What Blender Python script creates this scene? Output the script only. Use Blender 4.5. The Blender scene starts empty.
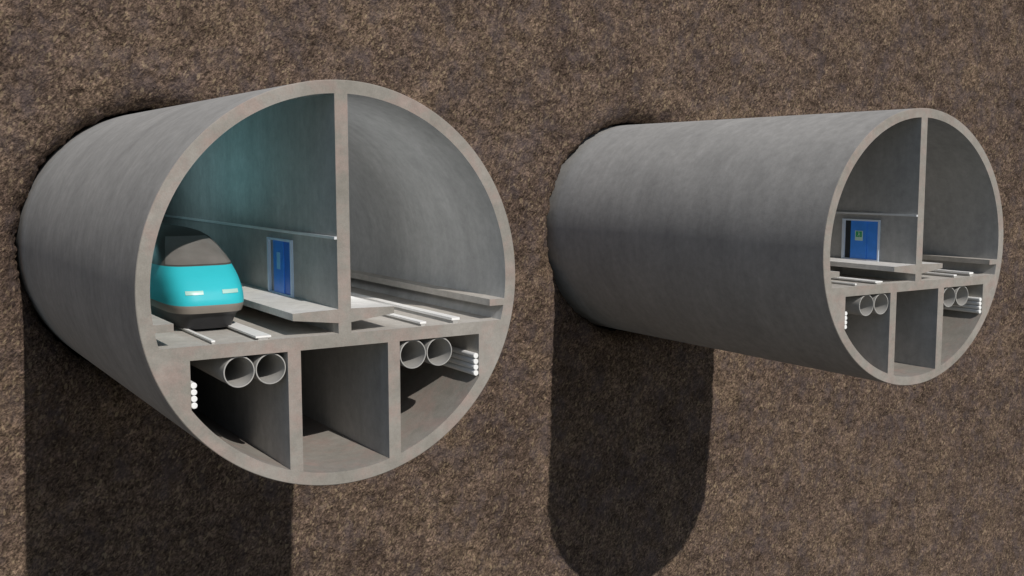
import bpy, math, random
import numpy as np
from mathutils import Matrix, Vector
S = 7.0                       # metres per tube radius
R_IN = 0.935
SC = bpy.context.scene
COL = SC.collection

# ------------------------------------------------------------------ helpers
def tag(o, label=None, cat=None, group=None, kind=None):
    if label: o['label'] = label
    if cat: o['category'] = cat
    if group: o['group'] = group
    if kind: o['kind'] = kind
    return o

def empty(name, loc):
    o = bpy.data.objects.new(name, None)
    COL.objects.link(o)
    o.location = [c * S for c in loc]
    o.empty_display_size = 0.5
    return o

def mesh(name, verts, faces, mats, parent=None, smooth=False, midx=None, loc=None):
    me = bpy.data.meshes.new(name)
    me.from_pydata([(v[0] * S, v[1] * S, v[2] * S) for v in verts], [], faces)
    if not isinstance(mats, (list, tuple)): mats = [mats]
    for m in mats: me.materials.append(m)
    if midx is not None:
        me.polygons.foreach_set('material_index', midx)
    if smooth is True:
        me.polygons.foreach_set('use_smooth', [True] * len(faces))
    elif smooth:
        me.polygons.foreach_set('use_smooth', smooth)
    me.update()
    o = bpy.data.objects.new(name, me)
    COL.objects.link(o)
    if parent: o.parent = parent
    if loc: o.location = [c * S for c in loc]
    return o

# ---- arc sampling shared by every piece that meets the lining, so the edges coincide
SPECIAL = []
def add_special(x=None, z=None, sx=1, sz=1):
    if x is not None: SPECIAL.append(math.atan2(sz * math.sqrt(R_IN ** 2 - x * x), x))
    else: SPECIAL.append(math.atan2(z, sx * math.sqrt(R_IN ** 2 - z * z)))
DV = 0.034
DECK_T, DECK_B, BAYX = -0.237, -0.303, 0.768
W0, W1 = 0.233, 0.299
LEDL, LEDR = (-0.126, -0.163), (-0.122, -0.158)
for s in (-1, 1):
    add_special(x=s * DV, sz=1)
    add_special(z=DECK_T, sx=s)
    add_special(x=s * BAYX, sz=-1)
    for w in (W0, W1): add_special(x=s * w, sz=-1)
for z in LEDL: add_special(z=z, sx=-1)
for z in LEDR: add_special(z=z, sx=1)
ANG = sorted(set([round(a % (2 * math.pi), 9) for a in
                  list(np.linspace(0, 2 * math.pi, 240, endpoint=False)) + SPECIAL]))
def arc(a0, a1):
    """points on the inner circle from angle a0 to a1 (short way), ends included"""
    a0 %= 2 * math.pi; a1 %= 2 * math.pi
    lo, hi = min(a0, a1), max(a0, a1)
    pts = [a for a in ANG if lo - 1e-7 <= a <= hi + 1e-7]
    if a0 > a1: pts = pts[::-1]
    return [(R_IN * math.cos(a), R_IN * math.sin(a)) for a in pts]
def ang(x, z): return math.atan2(z, x)

def prism(name, poly, y0, y1, mats, parent, caps=True):
    """extrude an (x,z) polygon from y0 (front) to y1 (back). material 0 = cut face, 1 = cast sides"""
    area = sum(poly[i][0] * poly[(i + 1) % len(poly)][1] - poly[(i + 1) % len(poly)][0] * poly[i][1] for i in range(len(poly)))
    if area < 0: poly = poly[::-1]           # counter-clockwise seen from -Y
    n = len(poly)
    v = [(x, y0, z) for x, z in poly] + [(x, y1, z) for x, z in poly]
    f = [tuple(range(n)), tuple(range(2 * n - 1, n - 1, -1))]
    f += [(i, i + n, (i + 1) % n + n, (i + 1) % n) for i in range(n)]
    return mesh(name, v, f, mats, parent, midx=[0, 0] + [min(1, len(mats) - 1)] * n if isinstance(mats, (list, tuple)) else None)

def box(name, x0, x1, y0, y1, z0, z1, mat, parent=None):
    return prism(name, [(x0, z0), (x1, z0), (x1, z1), (x0, z1)], y0, y1, mat, parent)

def bevel(o, w, seg=2):
    m = o.modifiers.new('bevel', 'BEVEL'); m.width = w * S; m.segments = seg; m.limit_method = 'ANGLE'
    return o

# ------------------------------------------------------------------ materials
class NB:
    def __init__(s, name):
        s.m = bpy.data.materials.new(name); s.m.use_nodes = True
        s.t = s.m.node_tree; s.n = s.t.nodes; s.b = s.n['Principled BSDF']
        g = s.n.new('ShaderNodeNewGeometry')
        mp = s.n.new('ShaderNodeVectorMath'); mp.operation = 'SCALE'; mp.inputs[3].default_value = 1 / S
        s.l(g.outputs['Position'], mp.inputs[0]); s.pos = mp.outputs[0]
    def l(s, a, b): s.t.links.new(a, b)
    def scale(s, v, k):
        n = s.n.new('ShaderNodeVectorMath'); n.operation = 'MULTIPLY'; n.inputs[1].default_value = k
        s.l(v, n.inputs[0]); return n.outputs[0]
    def noise(s, scale, detail=4, rough=.55, vec=None, dist=0):
        n = s.n.new('ShaderNodeTexNoise'); n.inputs['Scale'].default_value = scale
        n.inputs['Detail'].default_value = detail; n.inputs['Roughness'].default_value = rough
        n.inputs['Distortion'].default_value = dist
        s.l(vec or s.pos, n.inputs['Vector']); return n.outputs['Fac']
    def voro(s, scale, vec=None, feat='F1', out='Distance'):
        n = s.n.new('ShaderNodeTexVoronoi'); n.inputs['Scale'].default_value = scale; n.feature = feat
        s.l(vec or s.pos, n.inputs['Vector']); return n.outputs[out]
    def ramp(s, f, stops, interp='LINEAR'):
        n = s.n.new('ShaderNodeValToRGB'); e = n.color_ramp.elements; n.color_ramp.interpolation = interp
        while len(e) < len(stops): e.new(.5)
        for el, (p, c) in zip(e, stops):
            el.position = p; el.color = (c if isinstance(c, tuple) else (c, c, c)) + (1,)
        s.l(f, n.inputs[0]); return n.outputs[0]
    def mix(s, a, b, fac, mode='MIX'):
        n = s.n.new('ShaderNodeMix'); n.data_type = 'RGBA'; n.blend_type = mode
        for k, v in ((0, fac), (6, a), (7, b)):
            if hasattr(v, 'links'): s.l(v, n.inputs[k])
            else: n.inputs[k].default_value = v if k == 0 else tuple(v) + (1,)
        return n.outputs[2]
    def math(s, op, a, b=0.0):
        n = s.n.new('ShaderNodeMath'); n.operation = op
        for k, v in ((0, a), (1, b)):
            if hasattr(v, 'links'): s.l(v, n.inputs[k])
            else: n.inputs[k].default_value = v
        return n.outputs[0]
    def bump(s, h, strength, dist):
        n = s.n.new('ShaderNodeBump'); n.inputs['Strength'].default_value = strength
        n.inputs['Distance'].default_value = dist; s.l(h, n.inputs['Height']); s.l(n.outputs[0], s.b.inputs['Normal'])
    def base(s, c):
        if hasattr(c, 'links'): s.l(c, s.b.inputs['Base Color'])
        else: s.b.inputs['Base Color'].default_value = tuple(c) + (1,)
    def rough(s, r, spec=.3, metal=0):
        s.b.inputs['Roughness'].default_value = r; s.b.inputs['Specular IOR Level'].default_value = spec
        s.b.inputs['Metallic'].default_value = metal

def concrete(name, lo, hi, tint=None, grain=.05, streak=False, tintamt=.5):
    k = NB(name)
    big = k.noise(2.6, 6, .62)
    c = k.ramp(big, [(.3, lo), (.7, hi)])
    if tint:                                  # faint warm/pinkish patches of the sawn face
        c = k.mix(c, tint, k.ramp(k.noise(6.5, 5, .65, k.scale(k.pos, (1, 1, 1.15))), [(.46, 0.0), (.68, tintamt)]))
    mid = k.ramp(k.noise(17, 5, .7), [(.3, .86), (.72, 1.09)])
    c = k.mix(c, mid, 1.0, 'MULTIPLY')
    if streak:                                # rings left by the casting, running round the tube
        st = k.noise(1.0, 2, .5, k.scale(k.pos, (.5, 6.0, .5)), .2)
        c = k.mix(c, k.ramp(st, [(.36, .95), (.5, 1.0), (.58, 1.05), (.62, 1.0)]), .8, 'MULTIPLY')
        dr = k.noise(1.0, 5, .65, k.scale(k.pos, (10, 10, 1.2)))
        c = k.mix(c, k.ramp(dr, [(.35, .91), (.62, 1.05)]), .6, 'MULTIPLY')
    fine = k.noise(120, 3, .7)
    c = k.mix(c, k.ramp(fine, [(.3, 1 - grain), (.7, 1 + grain)]), 1.0, 'MULTIPLY')
    k.base(c); k.rough(.88, .22)
    k.bump(k.math('ADD', k.math('MULTIPLY', fine, .4), k.noise(30, 5, .7)), .25, .03)
    return k.m

M = {}
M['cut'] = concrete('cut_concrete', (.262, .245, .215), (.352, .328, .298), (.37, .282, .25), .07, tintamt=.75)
M['cast'] = concrete('cast_concrete', (.378, .377, .372), (.450, .448, .440), None, .04, True)
M['walk'] = concrete('pale_walkway_concrete', (.60, .585, .56), (.74, .725, .70), None, .05)
M['slab'] = concrete('slab_concrete', (.42, .395, .36), (.54, .51, .47), (.45, .41, .37), .06)

def soil():
    k = NB('soil')
    warp = k.noise(9, 3, .6)
    big = k.noise(1.5, 5, .6)
    c = k.ramp(big, [(.34, (.122, .084, .065)), (.52, (.162, .113, .086)), (.66, (.188, .131, .093))])
    mid = k.noise(16, 6, .75, dist=.5)
    c = k.mix(c, k.ramp(mid, [(.30, .50), (.5, .94), (.68, 1.42)]), 1.0, 'MULTIPLY')
    # fibres lying every way: three stretched noises
    fib = None
    for i, sc in enumerate(((26, 30, 85), (85, 30, 28), (48, 30, 52))):
        n = k.n.new('ShaderNodeMapping'); n.inputs['Rotation'].default_value = (0, (.6, -.7, .1)[i], 0)
        k.l(k.pos, n.inputs['Vector'])
        f = k.noise(1.0, 2, .6, k.scale(n.outputs[0], sc), .8)
        fib = f if fib is None else k.math('MAXIMUM', fib, f)
    c = k.mix(c, k.ramp(fib, [(.48, .42), (.58, 1.0), (.74, 1.9)]), .95, 'MULTIPLY')
    for rot, sc, lo in ((.7, (44, 70, 96), .925), (-.5, (88, 70, 40), .925), (1.3, (28, 46, 56), .955)):   # straw-coloured chips
        mp = k.n.new('ShaderNodeMapping'); mp.inputs['Rotation'].default_value = (0, rot, 0)
        k.l(k.pos, mp.inputs['Vector'])
        sep = k.n.new('ShaderNodeSeparateColor'); k.l(k.voro(1.0, k.scale(mp.outputs[0], sc), out='Color'), sep.inputs[0])
        c = k.mix(c, (.37, .28, .18), k.ramp(sep.outputs[0], [(lo, 0.0), (.995, .58)]))
        c = k.mix(c, (.022, .016, .013), k.ramp(sep.outputs[1], [(.86, 0.0), (.97, .45)]))
    c = k.mix(c, (.105, .084, .088), k.ramp(k.noise(7, 4, .6, k.scale(k.pos, (1, 1, .7))), [(.48, 0.0), (.66, .5)]))
    c = k.mix(c, k.ramp(k.noise(4.5, 5, .7), [(.34, .78), (.66, 1.18)]), 1.0, 'MULTIPLY')
    k.base(c); k.rough(.95, .12)
    h = k.math('ADD', k.math('MULTIPLY', fib, 1.0), k.math('MULTIPLY', mid, .9))
    h = k.math('SUBTRACT', h, k.math('MULTIPLY', k.voro(42), .4))
    k.bump(h, .9, .16)
    return k.m
M['soil'] = soil()
def plain(name, col, rough=.5, spec=.4, metal=0, var=.1, scale=14, coat=0):
    k = NB(name)
    n = k.noise(scale, 5, .65)
    k.base(k.mix(tuple(col), k.ramp(n, [(.3, 1 - var), (.7, 1 + var * .4)]), 1.0, 'MULTIPLY'))
    k.rough(rough, spec, metal)
    if coat: k.b.inputs['Coat Weight'].default_value = coat; k.b.inputs['Coat Roughness'].default_value = .15
    return k.m
M['bore'] = plain('bored_soil', (.03, .024, .02), .95, .1)  # much darker than the open soil: shade of the gap put into the colour
M['white'] = plain('white_plastic', (.93, .93, .92), .4, .4, var=.05)
M['rail'] = plain('pale_rail', (.95, .94, .92), .45, .4, var=.08)
M['railside'] = plain('dull_rail_web', (.42, .41, .39), .6, .3, var=.15)
M['duct'] = plain('grey_duct', (.43, .42, .40), .6, .3, var=.16, scale=9)
M['line'] = plain('light_handrail', (.72, .74, .76), .5, .4, var=.08)
M['frame'] = plain('white_door_frame', (.72, .82, .96), .5, .4, var=.06)
M['blue'] = plain('blue_door_paint', (.06, .30, .97), .4, .5, var=.12)
M['blue2'] = plain('deep_blue_door_paint', (.045, .19, .72), .4, .5, var=.12)
M['blueframe'] = plain('light_blue_door_frame', (.62, .78, .98), .5, .4, var=.06)
M['recess'] = plain('dark_doorway', (.035, .04, .045), .8, .2)  # shade of the open door gap, put into a flat panel's colour
M['recess_grey'] = plain('grey_doorway', (.30, .32, .36), .8, .2)  # same door gap painted lighter, as if lit
M['green'] = plain('green_sign', (.03, .42, .16), .5, .3, var=.05)
M['palegreen'] = plain('pale_sign', (.55, .78, .68), .5, .3, var=.05)
M['paleblue'] = plain('pale_blue_sign', (.25, .60, .98), .5, .3, var=.1)
M['cyan'] = plain('cyan_train_paint', (.035, .52, .60), .5, .3, var=.05, scale=4)
M['cabgrey'] = plain('dark_grey_train_roof', (.085, .078, .072), .6, .2, var=.15, scale=6)
M['band'] = plain('warm_grey_train_band', (.25, .22, .19), .45, .4, var=.12, scale=6)
M['skirt'] = plain('black_train_skirt', (.022, .022, .024), .5, .4, var=.2)
M['lamp'] = plain('pale_headlight_glass', (.42, .66, .60), .35, .4, var=.04)
def glass():
    k = NB('grey_cab_glass'); k.base(k.ramp(k.noise(7, 3, .5), [(.35, (.16, .148, .138)), (.65, (.21, .197, .185))]))
    k.rough(.35, .4); return k.m
M['glass'] = glass()

# ------------------------------------------------------------------ tunnel tube
def lining(L, back, parent):
    v, f, mi, sm = [], [], [], []
    n = len(ANG)
    ys = [-L, back]
    co = [(math.cos(a), math.sin(a)) for a in ANG]
    ch = .0035
    rings = [(1 - ch, -L), (1, -L + ch), (1, back), (R_IN, back), (R_IN, -L)]
    for k in range(len(rings)):
        for r, y in (rings[k], rings[(k + 1) % len(rings)]): v += [(r * c, y, r * s) for c, s in co]
        for i in range(n):
            j = (i + 1) % n; o = k * 2 * n
            f.append((o + i, o + n + i, o + n + j, o + j))
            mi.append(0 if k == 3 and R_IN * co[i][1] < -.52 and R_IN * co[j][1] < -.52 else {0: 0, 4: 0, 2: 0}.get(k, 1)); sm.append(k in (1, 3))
    me = mesh('lining', v, f, [M['cut'], M['cast']], parent, midx=mi, smooth=sm)
    md = me.data
    md.update()
    return me

def duct(x, z, y0, y1, loc, label, group, r=.0755, t=.0055, n=64):
    v, f, sm = [], [], []
    rings = [(r - .0012, y0), (r, y0 + .0012), (r, y1), (r - t, y1), (r - t, y0)]
    for k in range(5):
        for rr, y in (rings[k], rings[(k + 1) % 5]):
            v += [(rr * math.cos(2 * math.pi * i / n), y, rr * math.sin(2 * math.pi * i / n)) for i in range(n)]
        for i in range(n):
            j = (i + 1) % n; o = k * 2 * n
            f.append((o + i, o + n + i, o + n + j, o + j)); sm.append(k in (1, 3))
    duct_o = mesh('duct', v, f, M['duct'], smooth=sm, loc=(loc[0] + x, 0, loc[2] + z))
    return tag(duct_o, label, 'pipe', group)

def conduit(x, z, y0, y1, loc, label, group, r=.0148, n=20):
    v, f, sm = [], [], []
    rings = ((0.0001, y0), (r - .002, y0), (r, y0 + .002), (r, y1))
    for k in range(3):
        for rr, y in (rings[k], rings[k + 1]):
            v += [(rr * math.cos(2 * math.pi * i / n), y, rr * math.sin(2 * math.pi * i / n)) for i in range(n)]
        for i in range(n):
            j = (i + 1) % n; o = k * 2 * n
            f.append((o + i, o + n + i, o + n + j, o + j)); sm.append(k == 2)
    c_o = mesh('conduit', v, f, M['white'], smooth=sm, loc=(loc[0] + x, 0, loc[2] + z))
    return tag(c_o, label, 'conduit', group)

def door(parent, ya, yb, z0, z1, grey_gap, sign):
    """on the left face of the dividing wall, ya = far edge, yb = near edge (ya > yb)"""
    fr = .015; x = -DV
    outer = [(ya, z0), (yb, z0), (yb, z1), (ya, z1)]
    # frame: four mitred bars in one mesh, standing proud of the wall
    a = [(ya, z0), (yb, z0), (yb, z1), (ya, z1)]
    b = [(ya - fr * 1.5, z0 + fr * .8), (yb + fr * .8, z0 + fr * .8), (yb + fr * .8, z1 - fr * .8), (ya - fr * 1.5, z1 - fr * .8)]
    v = []
    for X in (x - .016, x - .0004):
        v += [(X, p[0], p[1]) for p in a] + [(X, p[0], p[1]) for p in b]
    f = []
    for i in range(4):
        j = (i + 1) % 4
        f += [(i, 4 + i, 4 + j, j), (8 + i, 8 + j, 12 + j, 12 + i), (i, j, 8 + j, 8 + i), (4 + i, 12 + i, 12 + j, 4 + j)]
    d = mesh('door', v, f, M['blueframe'] if grey_gap else M['frame'], parent)
    ia, ib = ya - fr * 1.5, yb + fr * .8; iz0, iz1 = z0 + fr * .8, z1 - fr * .8
    w = ia - ib
    def panel(name, y_hi, y_lo, zz0, zz1, xo, mat, par):
        return box(name, x - xo, x - .0006, y_lo, y_hi, zz0, zz1, mat, par)
    panel('doorway', ia - .0002, ia - w * .18, iz0, iz1, .0012, M['recess_grey' if grey_gap else 'recess'], d)
    y1 = ia - w * .18 - .0005; y2 = ia - w * .66
    l1 = panel('leaf', y1, y2, iz0, iz1, .009, M['blue'], d)
    panel('leaf', y2 - .0008, ib + .0002, iz0, iz1, .005, M['blue2'] if grey_gap else M['blue'], d)
    cy, cz = (y1 + y2) / 2 - .005, z0 + (z1 - z0) * .60
    X = x - .0095
    if sign == 'green':
        hw, hh = .036, .037
        s = box('exit_sign', X - .002, X, cy - hw, cy + hw, cz - hh, cz + hh, M['palegreen'], d)
        hw2, hh2 = .028, .019
        # green field with a pale running figure through a doorway
        box('sign_field', X - .0026, X - .0022, cy - hw2, cy + hw2, cz - .010, cz + .032, M['green'], d)
        Xf = X - .0029
        pts = [[(.004, .022), (-.003, .022), (-.003, .029), (.004, .029)],
               [(.006, .006), (-.004, .008), (-.006, .020), (.003, .020)],
               [(.005, .007), (.013, -.002), (.010, -.005), (.000, .005)],
               [(-.002, .008), (-.010, .002), (-.006, -.007), (-.009, -.008), (-.014, .003), (-.003, .013)],
               [(-.004, .019), (-.013, .013), (-.011, .010), (-.003, .014)]]
        v, f = [], []
        for pl in pts:
            f.append(tuple(range(len(v), len(v) + len(pl)))); v += [(Xf, cy + a_, cz + b_) for a_, b_ in pl]
        mesh('running_figure', v, f, M['palegreen'], d)
    else:
        box('door_sign', X - .002, X, cy - .026, cy + .026, cz - .045, cz + .048, M['paleblue'], d)
    return d

def tube(loc, L, label, side, door_args, back=3.0):
    t = empty('tunnel_tube', (loc[0], 0, loc[2]))
    tag(t, label, 'tunnel', 'concrete tunnel tubes')
    cc = [M['cut'], M['cast']]; cs = [M['cut'], M['slab']]
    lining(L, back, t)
    # dividing wall, its top following the lining
    top = arc(ang(DV, math.sqrt(R_IN ** 2 - DV ** 2)), ang(-DV, math.sqrt(R_IN ** 2 - DV ** 2)))
    # the wall carries the walkway slabs on both flanks, so butt all of it at the deck top
    prism('dividing_wall', [(DV, DECK_T)] + top + [(-DV, DECK_T)], -L, back, cc, t)
    # track deck with solid haunches
    zx = math.sqrt(R_IN ** 2 - DECK_T ** 2); bz = -math.sqrt(R_IN ** 2 - BAYX ** 2)
    right = arc(ang(zx, DECK_T), ang(BAYX, bz))
    left = arc(ang(-BAYX, bz), ang(-zx, DECK_T))
    prism('track_deck', [(-BAYX, DECK_B)] + left + right + [(BAYX, DECK_B)], -L, back, cs, t)
    for s in (-1, 1):
        a = arc(ang(s * W0, -math.sqrt(R_IN ** 2 - W0 ** 2)), ang(s * W1, -math.sqrt(R_IN ** 2 - W1 ** 2)))
        prism('support_wall', [(s * W0, DECK_B)] + a + [(s * W1, DECK_B)], -L, back, cc, t)
        prism('walkway', [(s * (DV + .0002), -.115), (s * .27, -.121), (s * .27, -.156), (s * (DV + .0002), -.184)], -L, back, [M['cut'], M['walk']], t)
        zt, zb = LEDL if s < 0 else LEDR
        a = arc(ang(s * math.sqrt(R_IN ** 2 - zt ** 2), zt), ang(s * math.sqrt(R_IN ** 2 - zb ** 2), zb))
        prism('side_ledge', [(s * .836, zt)] + a + [(s * .836, zb)], -L, back, cs, t)
    # rails: pale heads over duller webs
    for xc, w, h in ((-.654, .018, .017), (-.413, .076, .020), (.441, .036, .022), (.634, .048, .030)):
        r = box('rail', xc - w * .5, xc + w * .5, -L + .012, back, DECK_T + h * .55, DECK_T + h, M['rail'], t)
        box('rail_web', xc - w * .32, xc + w * .32, -L + .014, back, DECK_T, DECK_T + h * .55, M['railside'], r)
    o = box('handrail', -DV - .014, -DV - .0003, -L, back, .2290, .2425, M['line'], t)
    door(t, *door_args)
    prism('bulkhead', [(.999 * math.cos(a), .999 * math.sin(a)) for a in ANG], back + .002, back + .03, cc, t)  # unseen end cap, added to keep sky light out of the tube
    g1 = 'round ducts under the track decks'; g2 = 'white conduits in the lower side bays'
    names = {-1: 'left', 1: 'right'}
    for s in (-1, 1):
        for x, w in ((.3805, 'beside the support wall'), (.5350, 'outer of its pair')):
            duct(s * x, -.3795, -L + .012, back, loc,
                 'grey round duct %s, lower %s bay of the %s' % (w, names[s], side), g1)
        for k, w in enumerate(('topmost', 'second from top', 'third from top', 'lowest')):
            z = -.4215 - .0312 * k
            conduit(s * (BAYX - .0155), z, -L + .004, back, loc,
                    '%s of four white conduits in the lower %s bay of the %s' % (w, names[s], side), g2)
    return t

X2, Z2, L1, L2 = 4.5145, 0.0, 3.326, 3.23
tube((0, 0, 0), L1, 'large grey concrete tunnel tube with a cyan train inside, on the left', 'left tube',
     (-2.362, -2.732, -.119, .193, True, 'blue'))
tube((X2, 0, Z2), L2, 'smaller looking grey concrete tunnel tube without a train, on the right', 'right tube',
     (-2.560, -2.908, -.119, .192, False, 'green'))

# ------------------------------------------------------------------ train
def train():
    tr = empty('train', (-.540, -2.0, DECK_T))
    tag(tr, 'cyan high speed train with dark grey roof coming out of the left tube', 'train')
    oy, oz = 2.0, -DECK_T
    def interp(z, tab):
        return float(np.interp(z, [a for a, _ in tab], [b for _, b in tab]))
    WID = [(-.222, .135), (-.18, .150), (-.153, .165), (-.138, .186), (-.108, .194), (-.05, .198), (.01, .196), (.05, .192), (.09, .186), (.13, .178), (.18, .165), (.215, .148), (.24, .120), (.255, .080), (.261, .004)]
    TIP = [(-.222, -2.905), (-.18, -2.92), (-.153, -2.93), (-.138, -2.957), (-.108, -2.968), (-.08, -2.970), (-.03, -2.950), (.03, -2.895), (.09, -2.815), (.13, -2.74), (.18, -2.63), (.215, -2.54), (.24, -2.45), (.255, -2.35), (.261, -2.25)]
    NL = [(-.222, .24), (-.15, .32), (-.05, .36), (.08, .38), (.18, .36), (.261, .25)]
    n = 56
    def sl(z, grow=0.0, lim=90):
        w, tip, nl = interp(z, WID) + grow, interp(z, TIP) - grow, interp(z, NL)
        pts = []
        for i in range(n + 1):
            th = math.radians(lim) * (2 * i / n - 1)            # -90..90 : left side, tip, right side
            sx, cx = math.sin(th), math.cos(th)
            e = 2 / 4.0
            x = w * math.copysign(abs(sx) ** e, sx)
            y = tip + nl * (1 - abs(cx) ** e)
            pts.append((x, y + oy, z + oz))
        return pts
    def smoothz(a, b, k): return [a + (b - a) * i / k for i in range(k + 1)]
    def band(name, zs, mat, par, i0=0, i1=n, tail=True, grow=0.0, cap=False, lim=None):
        v, f = [], []
        rows = []
        for z in zs:
            p = sl(z, grow, lim(z) if lim else 90)[i0:i1 + 1]
            if tail:
                w = interp(z, WID) + grow
                p = [(-w, 5.0, z + oz), (-w, 2.5, z + oz)] + p + [(w, 2.5, z + oz), (w, 5.0, z + oz)]
            rows.append(list(range(len(v), len(v) + len(p)))); v += p
        for a, b in zip(rows, rows[1:]):
            for i in range(len(a) - 1): f.append((a[i], a[i + 1], b[i + 1], b[i]))
        if cap: f.append(tuple(rows[-1]))
        return mesh(name, v, f, mat, par, smooth=True)
    band('skirt', smoothz(-.222, -.1385, 6), M['skirt'], tr)
    band('lower_band', smoothz(-.1385, -.098, 5), M['band'], tr)
    body = band('body', smoothz(-.098, .086, 12), M['cyan'], tr)
    band('roof', smoothz(.086, .261, 30), M['cabgrey'], tr, cap=True)
    band('windscreen', smoothz(.094, .222, 16), M['glass'], tr, tail=False, grow=.0022, lim=lambda z: 54 - (z - .094) / .128 * 22)
    for i0, i1 in ((20, 27), (n - 27, n - 20)):
        band('headlight', smoothz(-.044, -.025, 3), M['lamp'], tr, i0, i1, tail=False, grow=.0025)
    return tr
train()

# ------------------------------------------------------------------ soil face
rng = np.random.default_rng(7)
def vnoise(X, Z, cell, seed):
    r = np.random.default_rng(seed)
    gx = (X - X.min()) / cell; gz = (Z - Z.min()) / cell
    G = r.random((int(gx.max()) + 3, int(gz.max()) + 3))
    ix, iz = gx.astype(int), gz.astype(int); fx, fz = gx - ix, gz - iz
    fx = fx * fx * (3 - 2 * fx); fz = fz * fz * (3 - 2 * fz)
    return (G[ix, iz] * (1 - fx) + G[ix + 1, iz] * fx) * (1 - fz) + (G[ix, iz + 1] * (1 - fx) + G[ix + 1, iz + 1] * fx) * fz
def soil_mesh():
    st = .0155
    x0, x1, z0, z1 = -2.2, 12.4, -5.6, 3.6
    nx, nz = int((x1 - x0) / st), int((z1 - z0) / st)
    xs = np.linspace(x0, x1, nx); zs = np.linspace(z0, z1, nz)
    X, Z = np.meshgrid(xs, zs, indexing='ij')
    jx = (rng.random(X.shape) - .5) * st * .5; jz = (rng.random(X.shape) - .5) * st * .5
    jx[[0, -1], :] = 0; jx[:, [0, -1]] = 0; jz[[0, -1], :] = 0; jz[:, [0, -1]] = 0
    X = X + jx; Z = Z + jz
    H = (vnoise(X, Z, .9, 1) * .030 + vnoise(X, Z, .28, 2) * .022 + vnoise(X, Z, .11, 3) * .020 +
         vnoise(X, Z, .05, 4) * .018 + vnoise(X, Z, .026, 5) * .014 + rng.random(X.shape) * .006)
    H -= H.mean()
    edge = np.minimum.reduce([(X - x0), (x1 - X), (Z - z0), (z1 - Z)]); H *= np.clip(edge / .3, 0, 1)
    Y = -H
    keep = np.ones(X.shape, bool)
    for cx, cz in ((0, 0), (X2, Z2)):
        dx, dz = X - cx, Z - cz; d = np.hypot(dx, dz) + 1e-9
        a = np.arctan2(dz, dx)
        rag = .022 * (vnoise(np.cos(a) * 1.0, np.sin(a) * 1.0, .09, 11) - .5) + .03 * (vnoise(np.cos(a) * 1.0, np.sin(a) * 1.0, .035, 12) - .5)
        rh = 1.019 + rag * .8
        inside = d < rh - st * 1.0
        keep &= ~inside
        snap = (d < rh + st * .3) & ~inside
        X = np.where(snap, cx + dx / d * rh, X); Z = np.where(snap, cz + dz / d * rh, Z)
        e = np.clip(d - rh, 0, None)
        k = np.exp(-e / .06)
        Y = Y * (1 - .6 * k * (e < .3)) + .21 * k + (rng.random(X.shape) - .5) * .05 * k
    idx = np.arange(nx * nz).reshape(nx, nz)
    kf = keep[:-1, :-1] & keep[1:, :-1] & keep[1:, 1:] & keep[:-1, 1:]
    q = np.stack([idx[:-1, :-1][kf], idx[1:, :-1][kf], idx[1:, 1:][kf], idx[:-1, 1:][kf]], 1)
    V = np.stack([X.ravel(), Y.ravel(), Z.ravel()], 1)
    used = np.zeros(len(V), bool); used[q.ravel()] = True
    remap = np.cumsum(used) - 1
    V = V[used]; q = remap[q]
    mat = np.zeros(len(q), int)
    def add(vs, fs, m):
        nonlocal V, q, mat
        fs = np.array(fs) + len(V)
        V = np.vstack([V, np.array(vs)]); q = np.vstack([q, fs]); mat = np.concatenate([mat, np.full(len(fs), m)])
    # bored hole round each tube: wall, and floor added against sky light leaks
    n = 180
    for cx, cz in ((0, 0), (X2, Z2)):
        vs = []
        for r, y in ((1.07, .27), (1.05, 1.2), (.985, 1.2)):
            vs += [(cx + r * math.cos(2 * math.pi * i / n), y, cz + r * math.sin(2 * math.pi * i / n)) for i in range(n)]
        # unseen lip added behind the ragged edge to stop sky light leaking in
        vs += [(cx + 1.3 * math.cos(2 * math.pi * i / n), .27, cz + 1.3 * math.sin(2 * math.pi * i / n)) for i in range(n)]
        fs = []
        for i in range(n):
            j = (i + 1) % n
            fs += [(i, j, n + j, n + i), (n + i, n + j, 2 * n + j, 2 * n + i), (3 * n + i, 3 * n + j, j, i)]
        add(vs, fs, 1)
    # plain soil carrying on beyond the worked area
    o_ = 34.0
    ex = [x0 - o_, x0, x1, x1 + o_]; ez = [z0 - o_, z0, z1, z1 + o_]
    vs = [(a, 0, b) for a in ex for b in ez]
    fs = [(i * 4 + j, i * 4 + j + 4, i * 4 + j + 5, i * 4 + j + 1) for i in range(3) for j in range(3) if (i, j) != (1, 1)]
    add(vs, fs, 0)
    me = bpy.data.meshes.new('soil')
    V[:, 1] -= .085
    V = V * S
    me.vertices.add(len(V)); me.vertices.foreach_set('co', V.astype(np.float32).ravel())
    me.loops.add(q.size); me.loops.foreach_set('vertex_index', q.astype(np.int32).ravel())
    me.polygons.add(len(q)); me.polygons.foreach_set('loop_start', np.arange(0, q.size, 4, dtype=np.int32))
    me.polygons.foreach_set('material_index', mat.astype(np.int32))
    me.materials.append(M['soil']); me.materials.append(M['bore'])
    me.update(calc_edges=True); me.validate()
    o = bpy.data.objects.new('soil', me); COL.objects.link(o)
    tag(o, 'vertical face of brown fibrous soil behind both tubes', kind='structure')
soil_mesh()

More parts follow.
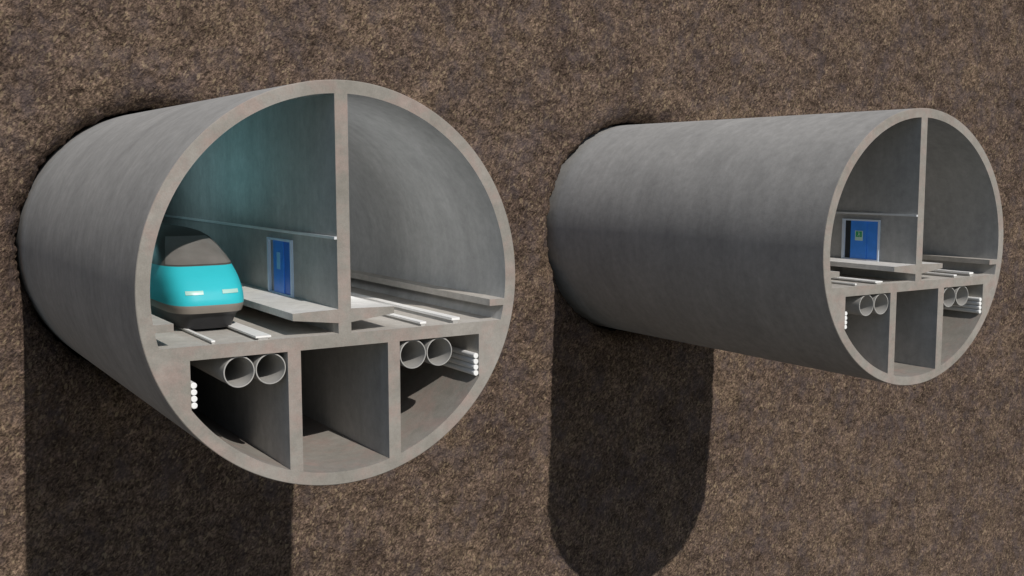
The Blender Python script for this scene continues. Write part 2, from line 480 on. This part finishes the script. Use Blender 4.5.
# ------------------------------------------------------------------ camera
def cam():
    C = np.array([-2.1254, -8.2508, 0.5649]); yaw, pit, rol, F = .5622, -.1086, -.0012, 1081.3
    cy, sy, cp, sp, cr, sr = math.cos(yaw), math.sin(yaw), math.cos(pit), math.sin(pit), math.cos(rol), math.sin(rol)
    fwd = Vector((sy * cp, cy * cp, sp)); r0 = Vector((cy, -sy, 0)); u0 = r0.cross(fwd)
    r = r0 * cr + u0 * sr; u = -r0 * sr + u0 * cr
    cd = bpy.data.cameras.new('camera'); o = bpy.data.objects.new('camera', cd); COL.objects.link(o)
    o.matrix_world = Matrix(((r.x, u.x, -fwd.x, C[0] * S), (r.y, u.y, -fwd.y, C[1] * S), (r.z, u.z, -fwd.z, C[2] * S), (0, 0, 0, 1)))
    cd.sensor_width = 36; cd.lens = F / 1024 * 36; cd.clip_start = .1; cd.clip_end = 2000
    SC.camera = o
cam()

# ------------------------------------------------------------------ light
def lamp(name, loc, watts, col, rad):
    l = bpy.data.lights.new(name, 'POINT'); l.energy = watts; l.color = col; l.shadow_soft_size = rad * S
    o = bpy.data.objects.new(name, l); COL.objects.link(o); o.location = [c * S for c in loc]
# added unseen fill lights, left tube: two by the train, two in empty cell
lamp('tunnel_lamp', (-.62, -1.05, .50), 85, (.62, .93, 1.0), .06)
lamp('tunnel_lamp', (-.79, -1.85, .22), 220, (.40, .92, 1.0), .05)
lamp('tunnel_lamp', (.14, -2.72, .22), 200, (.93, .97, 1.0), .10)
lamp('tunnel_lamp', (.16, -1.3, .30), 120, (.93, .97, 1.0), .10)
d = Vector((-.032, 1, -.812)).normalized()
sd = bpy.data.lights.new('sun', 'SUN'); sd.energy = 3.3; sd.angle = math.radians(.5); sd.color = (1, .95, .885)
so = bpy.data.objects.new('sun', sd); COL.objects.link(so)
so.rotation_euler = d.to_track_quat('-Z', 'Y').to_euler(); so.location = (0, -80, 60)
w = bpy.data.worlds.new('World'); SC.world = w; w.use_nodes = True
nt = w.node_tree; bg = nt.nodes['Background']; bg.inputs[1].default_value = .055
sk = nt.nodes.new('ShaderNodeTexSky'); sk.sky_type = 'NISHITA'; sk.sun_disc = False
sk.sun_elevation = math.asin(-d.z); sk.sun_rotation = math.radians(180)
sk.dust_density = .3
nt.links.new(sk.outputs[0], bg.inputs[0])
glow = nt.nodes.new('ShaderNodeBackground'); glow.inputs[0].default_value = (.94, .98, 1, 1); glow.inputs[1].default_value = .072
ad = nt.nodes.new('ShaderNodeAddShader'); nt.links.new(bg.outputs[0], ad.inputs[0]); nt.links.new(glow.outputs[0], ad.inputs[1])
nt.links.new(ad.outputs[0], nt.nodes['World Output'].inputs[0])
SC.view_settings.view_transform = 'Standard'; SC.view_settings.look = 'None'
SC.view_settings.exposure = 0; SC.view_settings.gamma = 1
SC.render.resolution_x = 1024; SC.render.resolution_y = 576
